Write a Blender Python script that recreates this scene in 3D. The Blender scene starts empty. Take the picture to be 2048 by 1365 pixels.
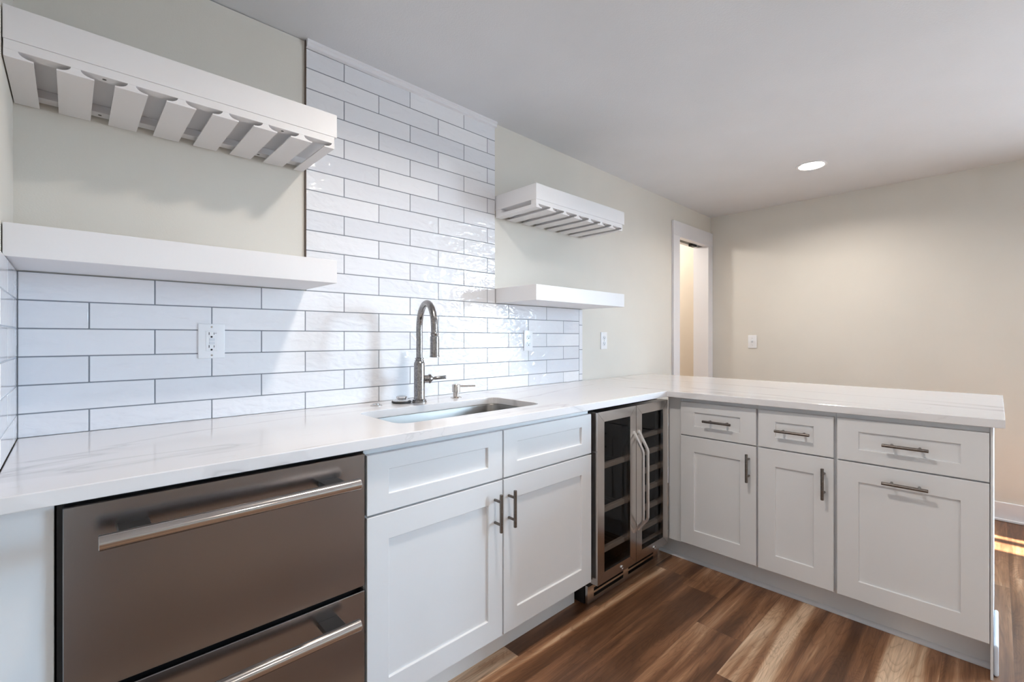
import bpy, bmesh, math, random
from mathutils import Vector, Matrix
random.seed(7)
sc = bpy.context.scene
PI = math.pi
# ------------------------------------------------------------------ camera
cam_d = bpy.data.cameras.new('camera')
cam = bpy.data.objects.new('camera', cam_d)
sc.collection.objects.link(cam)
cam_d.sensor_width = 36.0
cam_d.lens = 925.477 / 2048 * 36.0
cam_d.shift_y = -6.4 / 2048
cam_d.clip_start = 0.01
cam.location = (0.1053, -1.8426, 1.1898)
cam.rotation_euler = (PI / 2, 0, -0.7618)
sc.camera = cam
# ------------------------------------------------------------------ exposure
vs = sc.view_settings
vs.view_transform = 'Standard'
vs.look = 'None'
vs.exposure = 0.10
vs.gamma = 1.0
vs.use_curve_mapping = False
sc.cycles.max_bounces = 10
sc.cycles.diffuse_bounces = 6
sc.cycles.glossy_bounces = 5
sc.cycles.transmission_bounces = 6
sc.cycles.transparent_max_bounces = 8
sc.cycles.sample_clamp_indirect = 6.0
sc.cycles.caustics_reflective = False
sc.cycles.caustics_refractive = False
sc.cycles.use_denoising = True
# ------------------------------------------------------------------ daylight
SKY = 40.0
GROUND = 16.0
ADDED_GLOW = 95.0          # glow added to the sky, aimed so the faucet shadows the tile
w = bpy.data.worlds.new('daylight')
sc.world = w
w.use_nodes = True
wn = w.node_tree
bg = wn.nodes['Background']
# bright blue-white sky above the horizon, sunlit pale patio ground below it
_tc = w.node_tree.nodes.new('ShaderNodeTexCoord'); _sp = w.node_tree.nodes.new('ShaderNodeSeparateXYZ')
_rp = w.node_tree.nodes.new('ShaderNodeValToRGB')
_e = _rp.color_ramp.elements
_e[0].position = 0.49; _e[0].color = (0.80 * GROUND / SKY, 0.90 * GROUND / SKY, 1.0 * GROUND / SKY, 1)
_e[1].position = 0.52; _e[1].color = (0.45, 0.73, 1.0, 1)
_ma = w.node_tree.nodes.new('ShaderNodeMath'); _ma.operation = 'MULTIPLY_ADD'; _ma.inputs[1].default_value = 0.5; _ma.inputs[2].default_value = 0.5
w.node_tree.links.new(_tc.outputs['Generated'], _sp.inputs[0]); w.node_tree.links.new(_sp.outputs['Z'], _ma.inputs[0])
w.node_tree.links.new(_ma.outputs[0], _rp.inputs['Fac']); _dp = w.node_tree.nodes.new('ShaderNodeVectorMath'); _dp.operation = 'DOT_PRODUCT'; _dp.inputs[1].default_value = Vector((0.657, -0.744, 0.113)).normalized()
w.node_tree.links.new(_tc.outputs['Generated'], _dp.inputs[0])
def _wm(op, a, b_):
    n = w.node_tree.nodes.new('ShaderNodeMath'); n.operation = op
    for i, q in enumerate((a, b_)):
        if isinstance(q, (int, float)): n.inputs[i].default_value = q
        else: w.node_tree.links.new(q, n.inputs[i])
    return n.outputs[0]
# exp((cos - 1) / sigma^2), sigma about 4 degrees
_gl = _wm('EXPONENT', _wm('MULTIPLY', _wm('SUBTRACT', _dp.outputs['Value'], 1.0), 1.0 / math.radians(4.0) ** 2), 0.0)
_gc = w.node_tree.nodes.new('ShaderNodeVectorMath'); _gc.operation = 'SCALE'; _gc.inputs[0].default_value = (0.80 * ADDED_GLOW / SKY, 0.92 * ADDED_GLOW / SKY, 1.0 * ADDED_GLOW / SKY)
w.node_tree.links.new(_gl, _gc.inputs['Scale'])
_ad = w.node_tree.nodes.new('ShaderNodeVectorMath'); _ad.operation = 'ADD'
w.node_tree.links.new(_rp.outputs['Color'], _ad.inputs[0]); w.node_tree.links.new(_gc.outputs[0], _ad.inputs[1])
w.node_tree.links.new(_ad.outputs[0], bg.inputs['Color'])
bg.inputs['Strength'].default_value = SKY
sun_d = bpy.data.lights.new('sun', 'SUN')
sun_d.energy = 130
sun_d.angle = math.radians(0.6)
sun_d.color = (1.0, 0.95, 0.88)
sun = bpy.data.objects.new('sun', sun_d)
sc.collection.objects.link(sun)
sun.rotation_euler = Vector((0.0, 1.0, -0.50)).to_track_quat('-Z', 'Y').to_euler()

# room numbers (metres); the tiled wall is y = 0, the left wall x = 0
FL = 0.015
RX = 4.44
YB = -5.6
CT = 0.915
def ceil_z(x): return 2.3475 - 0.0077 * x
PATIO = (-4.25, -2.90, 0.08, 2.12)       # glazed door in the right wall: y0, y1, z0, z1
SUN_SLITS = [(3.80, 3.98, 1.38, 2.10), (4.03, 4.09, 1.38, 2.10)]   # unseen slits added in the rear wall to streak the floor with sun
def portal(name, loc, direction, sx, sy):
    d = bpy.data.lights.new(name, 'AREA')
    d.shape = 'RECTANGLE'; d.size = sx; d.size_y = sy
    d.cycles.is_portal = True
    o = bpy.data.objects.new(name, d)
    o.location = loc
    o.rotation_euler = Vector(direction).to_track_quat('-Z', 'Z').to_euler()
    sc.collection.objects.link(o)
portal('patio_daylight', (RX + 0.16, (PATIO[0] + PATIO[1]) / 2, (PATIO[2] + PATIO[3]) / 2), (-1, 0, 0), PATIO[1] - PATIO[0], PATIO[3] - PATIO[2])

# ------------------------------------------------------------------ materials
def new_mat(name):
    m = bpy.data.materials.new(name); m.use_nodes = True
    nt = m.node_tree
    return m, nt, nt.nodes['Principled BSDF']
def srgb(r, g, b):
    def f(c):
        c /= 255.0
        return c / 12.92 if c <= 0.04045 else ((c + 0.055) / 1.055) ** 2.4
    return (f(r), f(g), f(b), 1)
def node(nt, t, **kw):
    n = nt.nodes.new(t)
    for k, v in kw.items(): setattr(n, k, v)
    return n
def coords(nt, scale=(1, 1, 1), rot=(0, 0, 0), kind='Object'):
    tc = node(nt, 'ShaderNodeTexCoord'); mp = node(nt, 'ShaderNodeMapping')
    mp.inputs['Scale'].default_value = scale; mp.inputs['Rotation'].default_value = rot
    nt.links.new(tc.outputs[kind], mp.inputs['Vector'])
    return mp.outputs['Vector']
def noise(nt, vec, scale, detail=3, rough=0.5, dist=0.0):
    n = node(nt, 'ShaderNodeTexNoise')
    n.inputs['Scale'].default_value = scale; n.inputs['Detail'].default_value = detail
    n.inputs['Roughness'].default_value = rough; n.inputs['Distortion'].default_value = dist
    nt.links.new(vec, n.inputs['Vector'])
    return n.outputs['Fac']
def bump(nt, b, h, strength, dist=0.01):
    n = node(nt, 'ShaderNodeBump')
    n.inputs['Strength'].default_value = strength; n.inputs['Distance'].default_value = dist
    nt.links.new(h, n.inputs['Height']); nt.links.new(n.outputs['Normal'], b.inputs['Normal'])
    return n
def ramp(nt, fac, stops):
    n = node(nt, 'ShaderNodeValToRGB')
    e = n.color_ramp.elements
    while len(e) > 1: e.remove(e[-1])
    e[0].position, e[0].color = stops[0]
    for p, c in stops[1:]:
        x = e.new(p); x.color = c
    nt.links.new(fac, n.inputs['Fac'])
    return n.outputs['Color']
def paint(name, col, rough=0.55, grain=0.05, scale=260.0, spec=0.5):
    m, nt, b = new_mat(name)
    b.inputs['Roughness'].default_value = rough
    b.inputs['Specular IOR Level'].default_value = spec
    v = coords(nt)
    f = noise(nt, v, 3.0, 2)
    c2 = tuple(x * 0.97 for x in col[:3]) + (1,)
    nt.links.new(ramp(nt, f, [(0.35, c2), (0.65, col)]), b.inputs['Base Color'])
    if grain: bump(nt, b, noise(nt, v, scale, 2), grain, 0.002)
    return m
def metal(name, col, rough, brush=None, amount=0.12, strength=0.04, mottling=None):
    m, nt, b = new_mat(name)
    b.inputs['Metallic'].default_value = 1.0
    b.inputs['Base Color'].default_value = col
    b.inputs['Roughness'].default_value = rough
    if brush:
        v = coords(nt, brush)
        f = noise(nt, v, 1.0, 2, 0.6)
        mr = node(nt, 'ShaderNodeMapRange')
        mr.inputs['To Min'].default_value = rough - amount / 2; mr.inputs['To Max'].default_value = rough + amount / 2
        nt.links.new(f, mr.inputs['Value']); nt.links.new(mr.outputs['Result'], b.inputs['Roughness'])
        bump(nt, b, f, strength, 0.001)
    if mottling:
        v2 = coords(nt)
        nt.links.new(ramp(nt, noise(nt, v2, mottling[0], 5, 0.7), [(0.35, mottling[1]), (0.65, col)]), b.inputs['Base Color'])
    return m
M = {}
M['wall'] = paint('greige_wall_paint', srgb(215, 211.5, 204), 0.65, 0.12, 220)
M['ceiling'] = paint('ceiling_paint', srgb(216, 218, 222), 0.7, 0.35, 160)
M['closet'] = paint('warm_closet_paint', srgb(216, 206, 192), 0.7, 0.1)
M['white'] = paint('white_cabinet_paint', srgb(226, 226, 228), 0.38, 0.03, 120)
M['shelfwhite'] = paint('white_shelf_paint', srgb(226, 225, 227), 0.5, 0.08, 90)
M['trim'] = paint('white_trim_paint', srgb(226, 226, 230), 0.4, 0.0)
M['plastic'] = paint('white_plastic', srgb(232, 234, 238), 0.3, 0.0)
M['plastic2'] = paint('white_plastic_button', srgb(214, 219, 226), 0.3, 0.0)
M['black'] = paint('black_plastic', (0.008, 0.008, 0.009, 1), 0.5, 0.0)
M['rubber'] = paint('black_rubber', (0.012, 0.012, 0.013, 1), 0.6, 0.0)
M['slot'] = paint('dark_slot', (0.01, 0.011, 0.014, 1), 0.7, 0.0)
M['caulk'] = paint('dark_joint', srgb(94, 78, 70), 0.8, 0.0)
M['steel'] = metal('brushed_stainless_front', (0.275, 0.265, 0.272, 1), 0.22, (1500, 1500, 60), 0.05, 0.03)
M['steelbar'] = metal('brushed_stainless_bar', (0.52, 0.48, 0.46, 1), 0.16, (7, 900, 900), 0.10, 0.05)
M['steeldark'] = metal('stainless_mount', (0.10, 0.095, 0.09, 1), 0.35)
M['coolersteel'] = metal('cooler_stainless', (0.66, 0.615, 0.58, 1), 0.2, (1500, 1500, 60), 0.05, 0.02)
M['coolerhandle'] = metal('cooler_handle_satin', (0.90, 0.875, 0.86, 1), 0.38)
M['sinksteel'] = metal('sink_stainless', (0.27, 0.262, 0.255, 1), 0.38, (10, 700, 700), 0.1, 0.05)
M['pull'] = metal('brushed_nickel_pull', (0.20, 0.175, 0.16, 1), 0.26, (60, 60, 600), 0.1, 0.03)
M['faucet'] = metal('pewter_faucet', (0.40, 0.385, 0.38, 1), 0.22, None, 0, 0, (140, (0.19, 0.18, 0.18, 1)))
M['dispenser'] = metal('satin_nickel', (0.62, 0.58, 0.55, 1), 0.26)
M['chrome'] = metal('polished_chrome', (0.72, 0.72, 0.73, 1), 0.10)
# wavy glazed tile
def tile_mat(name, height):
    m, nt, b = new_mat(name)
    b.inputs['Roughness'].default_value = 0.03
    b.inputs['Specular IOR Level'].default_value = 0.24
    at = node(nt, 'ShaderNodeAttribute'); at.attribute_name = 'shade'
    nt.links.new(ramp(nt, at.outputs['Fac'], [(0.0, srgb(218, 220, 226)), (1.0, srgb(231, 232, 236))]), b.inputs['Base Color'])
    v = coords(nt, (1, 1, 2.0))
    sep = node(nt, 'ShaderNodeVectorMath', operation='ADD')
    cmb = node(nt, 'ShaderNodeCombineXYZ')
    mul = node(nt, 'ShaderNodeMath', operation='MULTIPLY'); mul.inputs[1].default_value = 40.0
    nt.links.new(at.outputs['Fac'], mul.inputs[0]); nt.links.new(mul.outputs[0], cmb.inputs['Y'])
    nt.links.new(v, sep.inputs[0]); nt.links.new(cmb.outputs[0], sep.inputs[1])
    f1 = noise(nt, sep.outputs[0], 15.0, 1, 0.4, 0.8)
    f2 = noise(nt, sep.outputs[0], 42.0, 1, 0.4, 1.0)
    ad = node(nt, 'ShaderNodeMath', operation='MULTIPLY_ADD'); ad.inputs[1].default_value = 0.16
    nt.links.new(f2, ad.inputs[0]); nt.links.new(f1, ad.inputs[2])
    bump(nt, b, ad.outputs[0], 1.0, height)
    return m
M['tile'] = tile_mat('glazed_white_tile', 0.0048)
M['sidetile'] = tile_mat('glazed_white_side_tile', 0.0002)
M['sidegrout'] = paint('pale_grey_grout', srgb(176, 182, 192), 0.9, 0.0)
M['grout'] = paint('grey_grout', srgb(128, 133, 142), 0.9, 0.2)
# quartz
def quartz():
    m, nt, b = new_mat('white_veined_quartz')
    b.inputs['Roughness'].default_value = 0.13
    b.inputs['Coat Weight'].default_value = 0.2; b.inputs['Coat Roughness'].default_value = 0.06
    v = coords(nt, (1.0, 1.0, 1.0), (0, 0, math.radians(-9)))
    mpa = node(nt, 'ShaderNodeMapping'); mpa.inputs['Scale'].default_value = (0.42, 2.2, 1.0); nt.links.new(v, mpa.inputs['Vector'])
    vb = coords(nt, (1, 1, 1), (0, 0, math.radians(5)))
    mpb = node(nt, 'ShaderNodeMapping'); mpb.inputs['Scale'].default_value = (2.0, 0.32, 1.0); mpb.inputs['Location'].default_value = (3.1, 1.7, 0); nt.links.new(vb, mpb.inputs['Vector'])
    tcx = node(nt, 'ShaderNodeTexCoord'); sx = node(nt, 'ShaderNodeSeparateXYZ'); nt.links.new(tcx.outputs['Object'], sx.inputs[0])
    gt = node(nt, 'ShaderNodeMath', operation='GREATER_THAN'); gt.inputs[1].default_value = 2.334; nt.links.new(sx.outputs['X'], gt.inputs[0])
    mp = node(nt, 'ShaderNodeMix', data_type='VECTOR'); nt.links.new(gt.outputs[0], mp.inputs[0]); nt.links.new(mpa.outputs[0], mp.inputs[4]); nt.links.new(mpb.outputs[0], mp.inputs[5])
    n1 = noise(nt, mp.outputs[1], 1.25, 5, 0.5, 0.35)
    a = node(nt, 'ShaderNodeMath', operation='SUBTRACT'); a.inputs[1].default_value = 0.5; nt.links.new(n1, a.inputs[0])
    ab = node(nt, 'ShaderNodeMath', operation='ABSOLUTE'); nt.links.new(a.outputs[0], ab.inputs[0])
    veins = ramp(nt, ab.outputs[0], [(0.0, (0.65, 0.65, 0.65, 1)), (0.0025, (0.42, 0.42, 0.42, 1)), (0.005, (0.22, 0.22, 0.22, 1)), (0.013, (0.16, 0.16, 0.16, 1)), (0.015, (0, 0, 0, 1))])
    n2 = noise(nt, mp.outputs[1], 3.4, 4, 0.55, 0.5)
    a2 = node(nt, 'ShaderNodeMath', operation='SUBTRACT'); a2.inputs[1].default_value = 0.47; nt.links.new(n2, a2.inputs[0])
    ab2 = node(nt, 'ShaderNodeMath', operation='ABSOLUTE'); nt.links.new(a2.outputs[0], ab2.inputs[0])
    v2 = ramp(nt, ab2.outputs[0], [(0.0, (0.32, 0.32, 0.32, 1)), (0.004, (0, 0, 0, 1))])
    mask = ramp(nt, noise(nt, v, 2.1, 2), [(0.42, (0, 0, 0, 1)), (0.60, (1, 1, 1, 1))])
    mm = node(nt, 'ShaderNodeMath', operation='MULTIPLY'); nt.links.new(v2, mm.inputs[0]); nt.links.new(mask, mm.inputs[1])
    mx = node(nt, 'ShaderNodeMath', operation='MAXIMUM'); nt.links.new(veins, mx.inputs[0]); nt.links.new(mm.outputs[0], mx.inputs[1])
    ml = node(nt, 'ShaderNodeMath', operation='MULTIPLY'); ml.inputs[1].default_value = 0.55; nt.links.new(mx.outputs[0], ml.inputs[0])
    cm = node(nt, 'ShaderNodeMix', data_type='RGBA')
    nt.links.new(ml.outputs[0], cm.inputs[0])
    cm.inputs[6].default_value = srgb(229, 227, 229); cm.inputs[7].default_value = srgb(150, 145, 146)
    nt.links.new(cm.outputs[2], b.inputs['Base Color'])
    return m
M['quartz'] = quartz()
# plank floor : boards run along x, 0.18 wide, seams at y = -0.985 + k*0.18
def floor_mat():
    m, nt, b = new_mat('walnut_plank_floor')
    tc = node(nt, 'ShaderNodeTexCoord')
    sp = node(nt, 'ShaderNodeSeparateXYZ'); nt.links.new(tc.outputs['Object'], sp.inputs[0])
    def mth(op, a, bv=None, c=None):
        n = node(nt, 'ShaderNodeMath', operation=op)
        for i, q in enumerate((a, bv, c)):
            if q is None: continue
            if isinstance(q, (int, float)): n.inputs[i].default_value = q
            else: nt.links.new(q, n.inputs[i])
        return n.outputs[0]
    PW, PL = 0.18, 1.22
    yy = mth('DIVIDE', mth('ADD', sp.outputs['Y'], 0.985 + PW * 40), PW)
    row = mth('FLOOR', yy)
    fy = mth('FRACT', yy)
    # row 39 spans y -1.165..-0.985 (joint x=1.98), row 38: -1.345..-1.165, row 40: -0.985..-0.805 (joint 2.22)
    wn1 = node(nt, 'ShaderNodeTexWhiteNoise', noise_dimensions='1D'); nt.links.new(mth('ADD', row, 11.3), wn1.inputs['W'])
    r1 = wn1.outputs['Value']
    off = mth('MULTIPLY', r1, PL)
    def eq(k): return mth('COMPARE', row, float(k), 0.1)
    def pick(base, k, val):     # replace by val on row k
        e = eq(k)
        return mth('ADD', mth('MULTIPLY', base, mth('SUBTRACT', 1.0, e)), mth('MULTIPLY', e, val))
    for k, xj in ((40, 2.22), (39, 1.98), (38, 1.74), (41, 2.29), (42, 1.30), (37, 2.46)):
        off = pick(off, k, (-xj) % PL)
    xx = mth('DIVIDE', mth('ADD', mth('ADD', sp.outputs['X'], off), PL * 10), PL)
    col = mth('FLOOR', xx); fx = mth('FRACT', xx)
    cid = node(nt, 'ShaderNodeCombineXYZ'); nt.links.new(row, cid.inputs[0]); nt.links.new(col, cid.inputs[1])
    wn2 = node(nt, 'ShaderNodeTexWhiteNoise', noise_dimensions='3D'); nt.links.new(cid.outputs[0], wn2.inputs['Vector'])
    rnd = wn2.outputs['Value']
    sc3 = node(nt, 'ShaderNodeSeparateColor'); nt.links.new(wn2.outputs['Color'], sc3.inputs[0])
    # shifted grain coordinates per plank
    gv = node(nt, 'ShaderNodeCombineXYZ')
    nt.links.new(mth('MULTIPLY_ADD', rnd, 37.0, sp.outputs['X']), gv.inputs[0])
    nt.links.new(mth('MULTIPLY_ADD', sc3.outputs[1], 13.0, sp.outputs['Y']), gv.inputs[1])
    nt.links.new(mth('MULTIPLY', sc3.outputs[2], 9.0), gv.inputs[2])
    def gmap(s):
        mp = node(nt, 'ShaderNodeMapping'); mp.inputs['Scale'].default_value = s
        nt.links.new(gv.outputs[0], mp.inputs['Vector']); return mp.outputs[0]
    big = noise(nt, gmap((0.42, 6.2, 1)), 1.5, 3, 0.5, 0.55)
    rings = node(nt, 'ShaderNodeTexNoise'); rings.inputs['Scale'].default_value = 1.3; rings.inputs['Detail'].default_value = 2
    rings.inputs['Distortion'].default_value = 1.2
    nt.links.new(gmap((0.9, 6.5, 1)), rings.inputs['Vector'])
    ring = mth('FRACT', mth('MULTIPLY', rings.outputs['Fac'], 22.0))
    ringl = ramp(nt, ring, [(0.0, (1, 1, 1, 1)), (0.13, (0.2, 0.2, 0.2, 1)), (0.5, (0, 0, 0, 1)), (1.0, (0.45, 0.45, 0.45, 1))])
    fine = noise(nt, gmap((6, 190, 1)), 1.0, 3, 0.65)
    med = noise(nt, gmap((2.2, 34, 1)), 1.0, 3, 0.6, 0.4)
    tone = mth('MULTIPLY_ADD', mth('SUBTRACT', rnd, 0.5), 0.22, big)
    tone = mth('MULTIPLY_ADD', mth('SUBTRACT', med, 0.5), 0.26, tone)
    base = ramp(nt, tone, [(0.33, srgb(92, 60, 38)), (0.44, srgb(128, 88, 60)), (0.53, srgb(160, 118, 86)), (0.60, srgb(196, 160, 128)), (0.68, srgb(224, 194, 164))])
    mx = node(nt, 'ShaderNodeMix', data_type='RGBA', blend_type='MULTIPLY')
    nt.links.new(mth('MULTIPLY', ringl, 0.6), mx.inputs[0]); nt.links.new(base, mx.inputs[6]); mx.inputs[7].default_value = (0.42, 0.34, 0.28, 1)
    mx2 = node(nt, 'ShaderNodeMix', data_type='RGBA', blend_type='MULTIPLY')
    mx2.inputs[0].default_value = 0.75
    nt.links.new(mx.outputs[2], mx2.inputs[6])
    nt.links.new(ramp(nt, fine, [(0.30, (0.62, 0.60, 0.58, 1)), (0.60, (1, 1, 1, 1))]), mx2.inputs[7])
    # seams
    ey = mth('MINIMUM', fy, mth('SUBTRACT', 1.0, fy)); ex = mth('MINIMUM', fx, mth('SUBTRACT', 1.0, fx))
    seam = mth('MAXIMUM', mth('LESS_THAN', ey, 0.0035), mth('LESS_THAN', ex, 0.0006))
    mx3 = node(nt, 'ShaderNodeMix', data_type='RGBA'); nt.links.new(mth('MULTIPLY', seam, 0.55), mx3.inputs[0])
    nt.links.new(mx2.outputs[2], mx3.inputs[6]); mx3.inputs[7].default_value = srgb(52, 36, 26)
    nt.links.new(mx3.outputs[2], b.inputs['Base Color'])
    b.inputs['Roughness'].default_value = 0.42
    bump(nt, b, fine, 0.12, 0.002)
    return m
M['floor'] = floor_mat()
def glass_dark():
    m = bpy.data.materials.new('tinted_cooler_glass'); m.use_nodes = True
    nt = m.node_tree; nt.nodes.clear()
    out = node(nt, 'ShaderNodeOutputMaterial'); mix = node(nt, 'ShaderNodeMixShader')
    t = node(nt, 'ShaderNodeBsdfTransparent'); t.inputs[0].default_value = (0.74, 0.73, 0.73, 1)
    g = node(nt, 'ShaderNodeBsdfGlossy'); g.inputs['Roughness'].default_value = 0.02; g.inputs[0].default_value = (0.5, 0.52, 0.55, 1)
    fr = node(nt, 'ShaderNodeFresnel'); fr.inputs['IOR'].default_value = 1.5
    geo = node(nt, 'ShaderNodeNewGeometry'); inv = node(nt, 'ShaderNodeMath', operation='SUBTRACT'); inv.inputs[0].default_value = 1.0; nt.links.new(geo.outputs['Backfacing'], inv.inputs[1])
    mul = node(nt, 'ShaderNodeMath', operation='MULTIPLY'); nt.links.new(fr.outputs[0], mul.inputs[0]); nt.links.new(inv.outputs[0], mul.inputs[1])
    nt.links.new(mul.outputs[0], mix.inputs[0]); nt.links.new(t.outputs[0], mix.inputs[1]); nt.links.new(g.outputs[0], mix.inputs[2])
    nt.links.new(mix.outputs[0], out.inputs[0])
    return m
M['darkglass'] = glass_dark()
def glass_clear():
    m = bpy.data.materials.new('window_glass'); m.use_nodes = True
    nt = m.node_tree; nt.nodes.clear()
    out = node(nt, 'ShaderNodeOutputMaterial'); mix = node(nt, 'ShaderNodeMixShader'); mix.inputs[0].default_value = 0.05
    t = node(nt, 'ShaderNodeBsdfTransparent'); g = node(nt, 'ShaderNodeBsdfGlossy'); g.inputs['Roughness'].default_value = 0.0
    nt.links.new(t.outputs[0], mix.inputs[1]); nt.links.new(g.outputs[0], mix.inputs[2]); nt.links.new(mix.outputs[0], out.inputs[0])
    return m
M['glass'] = glass_clear()
M['rackwood'] = paint('beech_rack_front', srgb(186, 172, 158), 0.5, 0.05)
def lamp_mat():
    m, nt, b = new_mat('lit_lens')
    b.inputs['Base Color'].default_value = (0.9, 0.9, 0.9, 1)
    b.inputs['Emission Color'].default_value = (1.0, 0.93, 0.85, 1)
    b.inputs['Emission Strength'].default_value = 9.0
    return m
M['lens'] = lamp_mat()

# ------------------------------------------------------------------ builders
def box(bm, x0, x1, y0, y1, z0, z1, bev=0.0, seg=1):
    if x0 > x1: x0, x1 = x1, x0
    if y0 > y1: y0, y1 = y1, y0
    if z0 > z1: z0, z1 = z1, z0
    vs_ = [bm.verts.new(p) for p in ((x0, y0, z0), (x1, y0, z0), (x1, y1, z0), (x0, y1, z0), (x0, y0, z1), (x1, y0, z1), (x1, y1, z1), (x0, y1, z1))]
    fs = [bm.faces.new([vs_[i] for i in q]) for q in ((3, 2, 1, 0), (4, 5, 6, 7), (0, 1, 5, 4), (1, 2, 6, 5), (2, 3, 7, 6), (3, 0, 4, 7))]
    if bev > 0:
        es = list({e for f in fs for e in f.edges})
        bmesh.ops.bevel(bm, geom=es, offset=bev, segments=seg, profile=0.5, affect='EDGES')
    return vs_
def frame_of(direction):
    d = Vector(direction).normalized()
    a = Vector((0, 0, 1)) if abs(d.z) < 0.9 else Vector((1, 0, 0))
    u = d.cross(a).normalized(); v = d.cross(u).normalized()
    return u, v
def lathe(bm, base, axis, prof, n=32):
    """prof: list of (distance along axis, radius)"""
    base = Vector(base); ax = Vector(axis).normalized(); u, v = frame_of(ax)
    rings = []
    for t, r in prof:
        c = base + ax * t
        if r <= 1e-6: rings.append([bm.verts.new(c)])
        else: rings.append([bm.verts.new(c + (u * math.cos(2 * PI * k / n) + v * math.sin(2 * PI * k / n)) * r) for k in range(n)])
    for a, b in zip(rings, rings[1:]):
        for k in range(n):
            k2 = (k + 1) % n
            if len(a) == 1 and len(b) == 1: continue
            if len(a) == 1: bm.faces.new((a[0], b[k], b[k2]))
            elif len(b) == 1: bm.faces.new((a[k], b[0], a[k2]))
            else: bm.faces.new((a[k], b[k], b[k2], a[k2]))
    if len(rings[0]) > 1: bm.faces.new(rings[0])
    if len(rings[-1]) > 1: bm.faces.new(list(reversed(rings[-1])))
def rod(bm, p, q, r, n=24, bev=0.0):
    L = (Vector(q) - Vector(p)).length
    prof = [(0, r), (L, r)] if not bev else [(0, r - bev), (bev, r), (L - bev, r), (L, r - bev)]
    lathe(bm, p, Vector(q) - Vector(p), prof, n)
def tube(bm, pts, rads, n=24, flat=None):
    pts = [Vector(p) for p in pts]
    rings = []; u = None
    for i, p in enumerate(pts):
        t = (pts[min(i + 1, len(pts) - 1)] - pts[max(i - 1, 0)]).normalized()
        if u is None: u, v = frame_of(t)
        else:
            u = (u - t * u.dot(t)).normalized(); v = t.cross(u).normalized()
        v = t.cross(u).normalized()
        r = rads[i] if isinstance(rads, (list, tuple)) else rads
        rings.append([bm.verts.new(p + (u * math.cos(2 * PI * k / n) + v * math.sin(2 * PI * k / n)) * r) for k in range(n)])
    for a, b in zip(rings, rings[1:]):
        for k in range(n): bm.faces.new((a[k], a[(k + 1) % n], b[(k + 1) % n], b[k]))
    bm.faces.new(rings[0]); bm.faces.new(list(reversed(rings[-1])))
def prism(bm, poly, h, place):
    """poly: 2D outline, extruded 0..h, place(a, b, t) -> point"""
    lo = [bm.verts.new(place(a, b, 0)) for a, b in poly]; hi = [bm.verts.new(place(a, b, h)) for a, b in poly]
    bm.faces.new(lo); bm.faces.new(list(reversed(hi)))
    for i in range(len(poly)):
        j = (i + 1) % len(poly); bm.faces.new((lo[i], hi[i], hi[j], lo[j]))
def BM(): return bmesh.new()
def obj(name, bm, m, parent=None, smooth=False):
    bmesh.ops.recalc_face_normals(bm, faces=bm.faces)
    me = bpy.data.meshes.new(name); bm.to_mesh(me); bm.free()
    me.materials.append(m)
    if smooth:
        for p in me.polygons: p.use_smooth = True
        try: me.set_sharp_from_angle(angle=math.radians(38))
        except Exception: pass
    o = bpy.data.objects.new(name, me); sc.collection.objects.link(o)
    if parent is not None:
        o.parent = parent
        o.matrix_parent_inverse = parent_world(parent).inverted()
    return o
def parent_world(o):
    mtx = Matrix.LocRotScale(o.location, o.rotation_euler, o.scale)
    if o.parent is not None: mtx = parent_world(o.parent) @ o.matrix_parent_inverse @ mtx
    return mtx
def tag(o, label, cat, group=None):
    o['label'] = label; o['category'] = cat
    if group: o['group'] = group
    return o
def thing(name, label, cat, loc, group=None):
    o = bpy.data.objects.new(name, None); o.empty_display_size = 0.05
    sc.collection.objects.link(o); o.location = loc
    return tag(o, label, cat, group)
def struct(name, bm, m, parent=None, smooth=False):
    o = obj(name, bm, m, parent, smooth)
    if parent is None: o['kind'] = 'structure'
    return o

# ================================================================== setting
bm = BM(); box(bm, -0.15, RX + 0.15, YB - 0.15, 1.6, FL - 0.05, FL); struct('floor', bm, M['floor'])
bm = BM()
xs = (-0.15, RX + 0.15)
v = [bm.verts.new((x, y, ceil_z(x) + dz)) for dz in (0, 0.1) for x in xs for y in (YB - 0.15, 1.6)]
for q in ((0, 1, 3, 2), (4, 6, 7, 5), (0, 4, 5, 1), (2, 3, 7, 6), (0, 2, 6, 4), (1, 5, 7, 3)): bm.faces.new([v[i] for i in q])
struct('ceiling', bm, M['ceiling'])
# main wall with the pocket door opening, paint plane y = 0.008
DX0, DX1, DZ = 3.79, 4.35, 2.035
WT = 0.125
bm = BM()
box(bm, -0.15, DX0, 0.008, WT, FL, 2.34); box(bm, DX0, DX1, 0.008, WT, DZ + 0.012, 2.34); box(bm, DX1, RX + 0.15, 0.008, WT, FL, 2.34)
struct('wall_back', bm, M['wall'])
bm = BM(); box(bm, -0.15, -0.008, YB, 0.008, FL, 2.34); struct('wall_left', bm, M['wall'])
# right wall with the patio opening
y0, y1, z0, z1 = PATIO
bm = BM()
box(bm, RX, RX + 0.15, y1, 0.008, FL, 2.32); box(bm, RX, RX + 0.15, YB, y0, FL, 2.32)
box(bm, RX, RX + 0.15, y0, y1, FL, z0); box(bm, RX, RX + 0.15, y0, y1, z1, 2.32)
struct('wall_right', bm, M['wall'])
# rear wall with openings
ops = sorted(SUN_SLITS)
bm = BM(); x = -0.15
for (a, b, c, d) in ops:
    box(bm, x, a, YB - 0.15, YB, FL, 2.35); box(bm, a, b, YB - 0.15, YB, FL, c); box(bm, a, b, YB - 0.15, YB, d, 2.35); x = b
box(bm, x, RX + 0.15, YB - 0.15, YB, FL, 2.35)
struct('wall_rear', bm, M['wall'])
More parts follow.
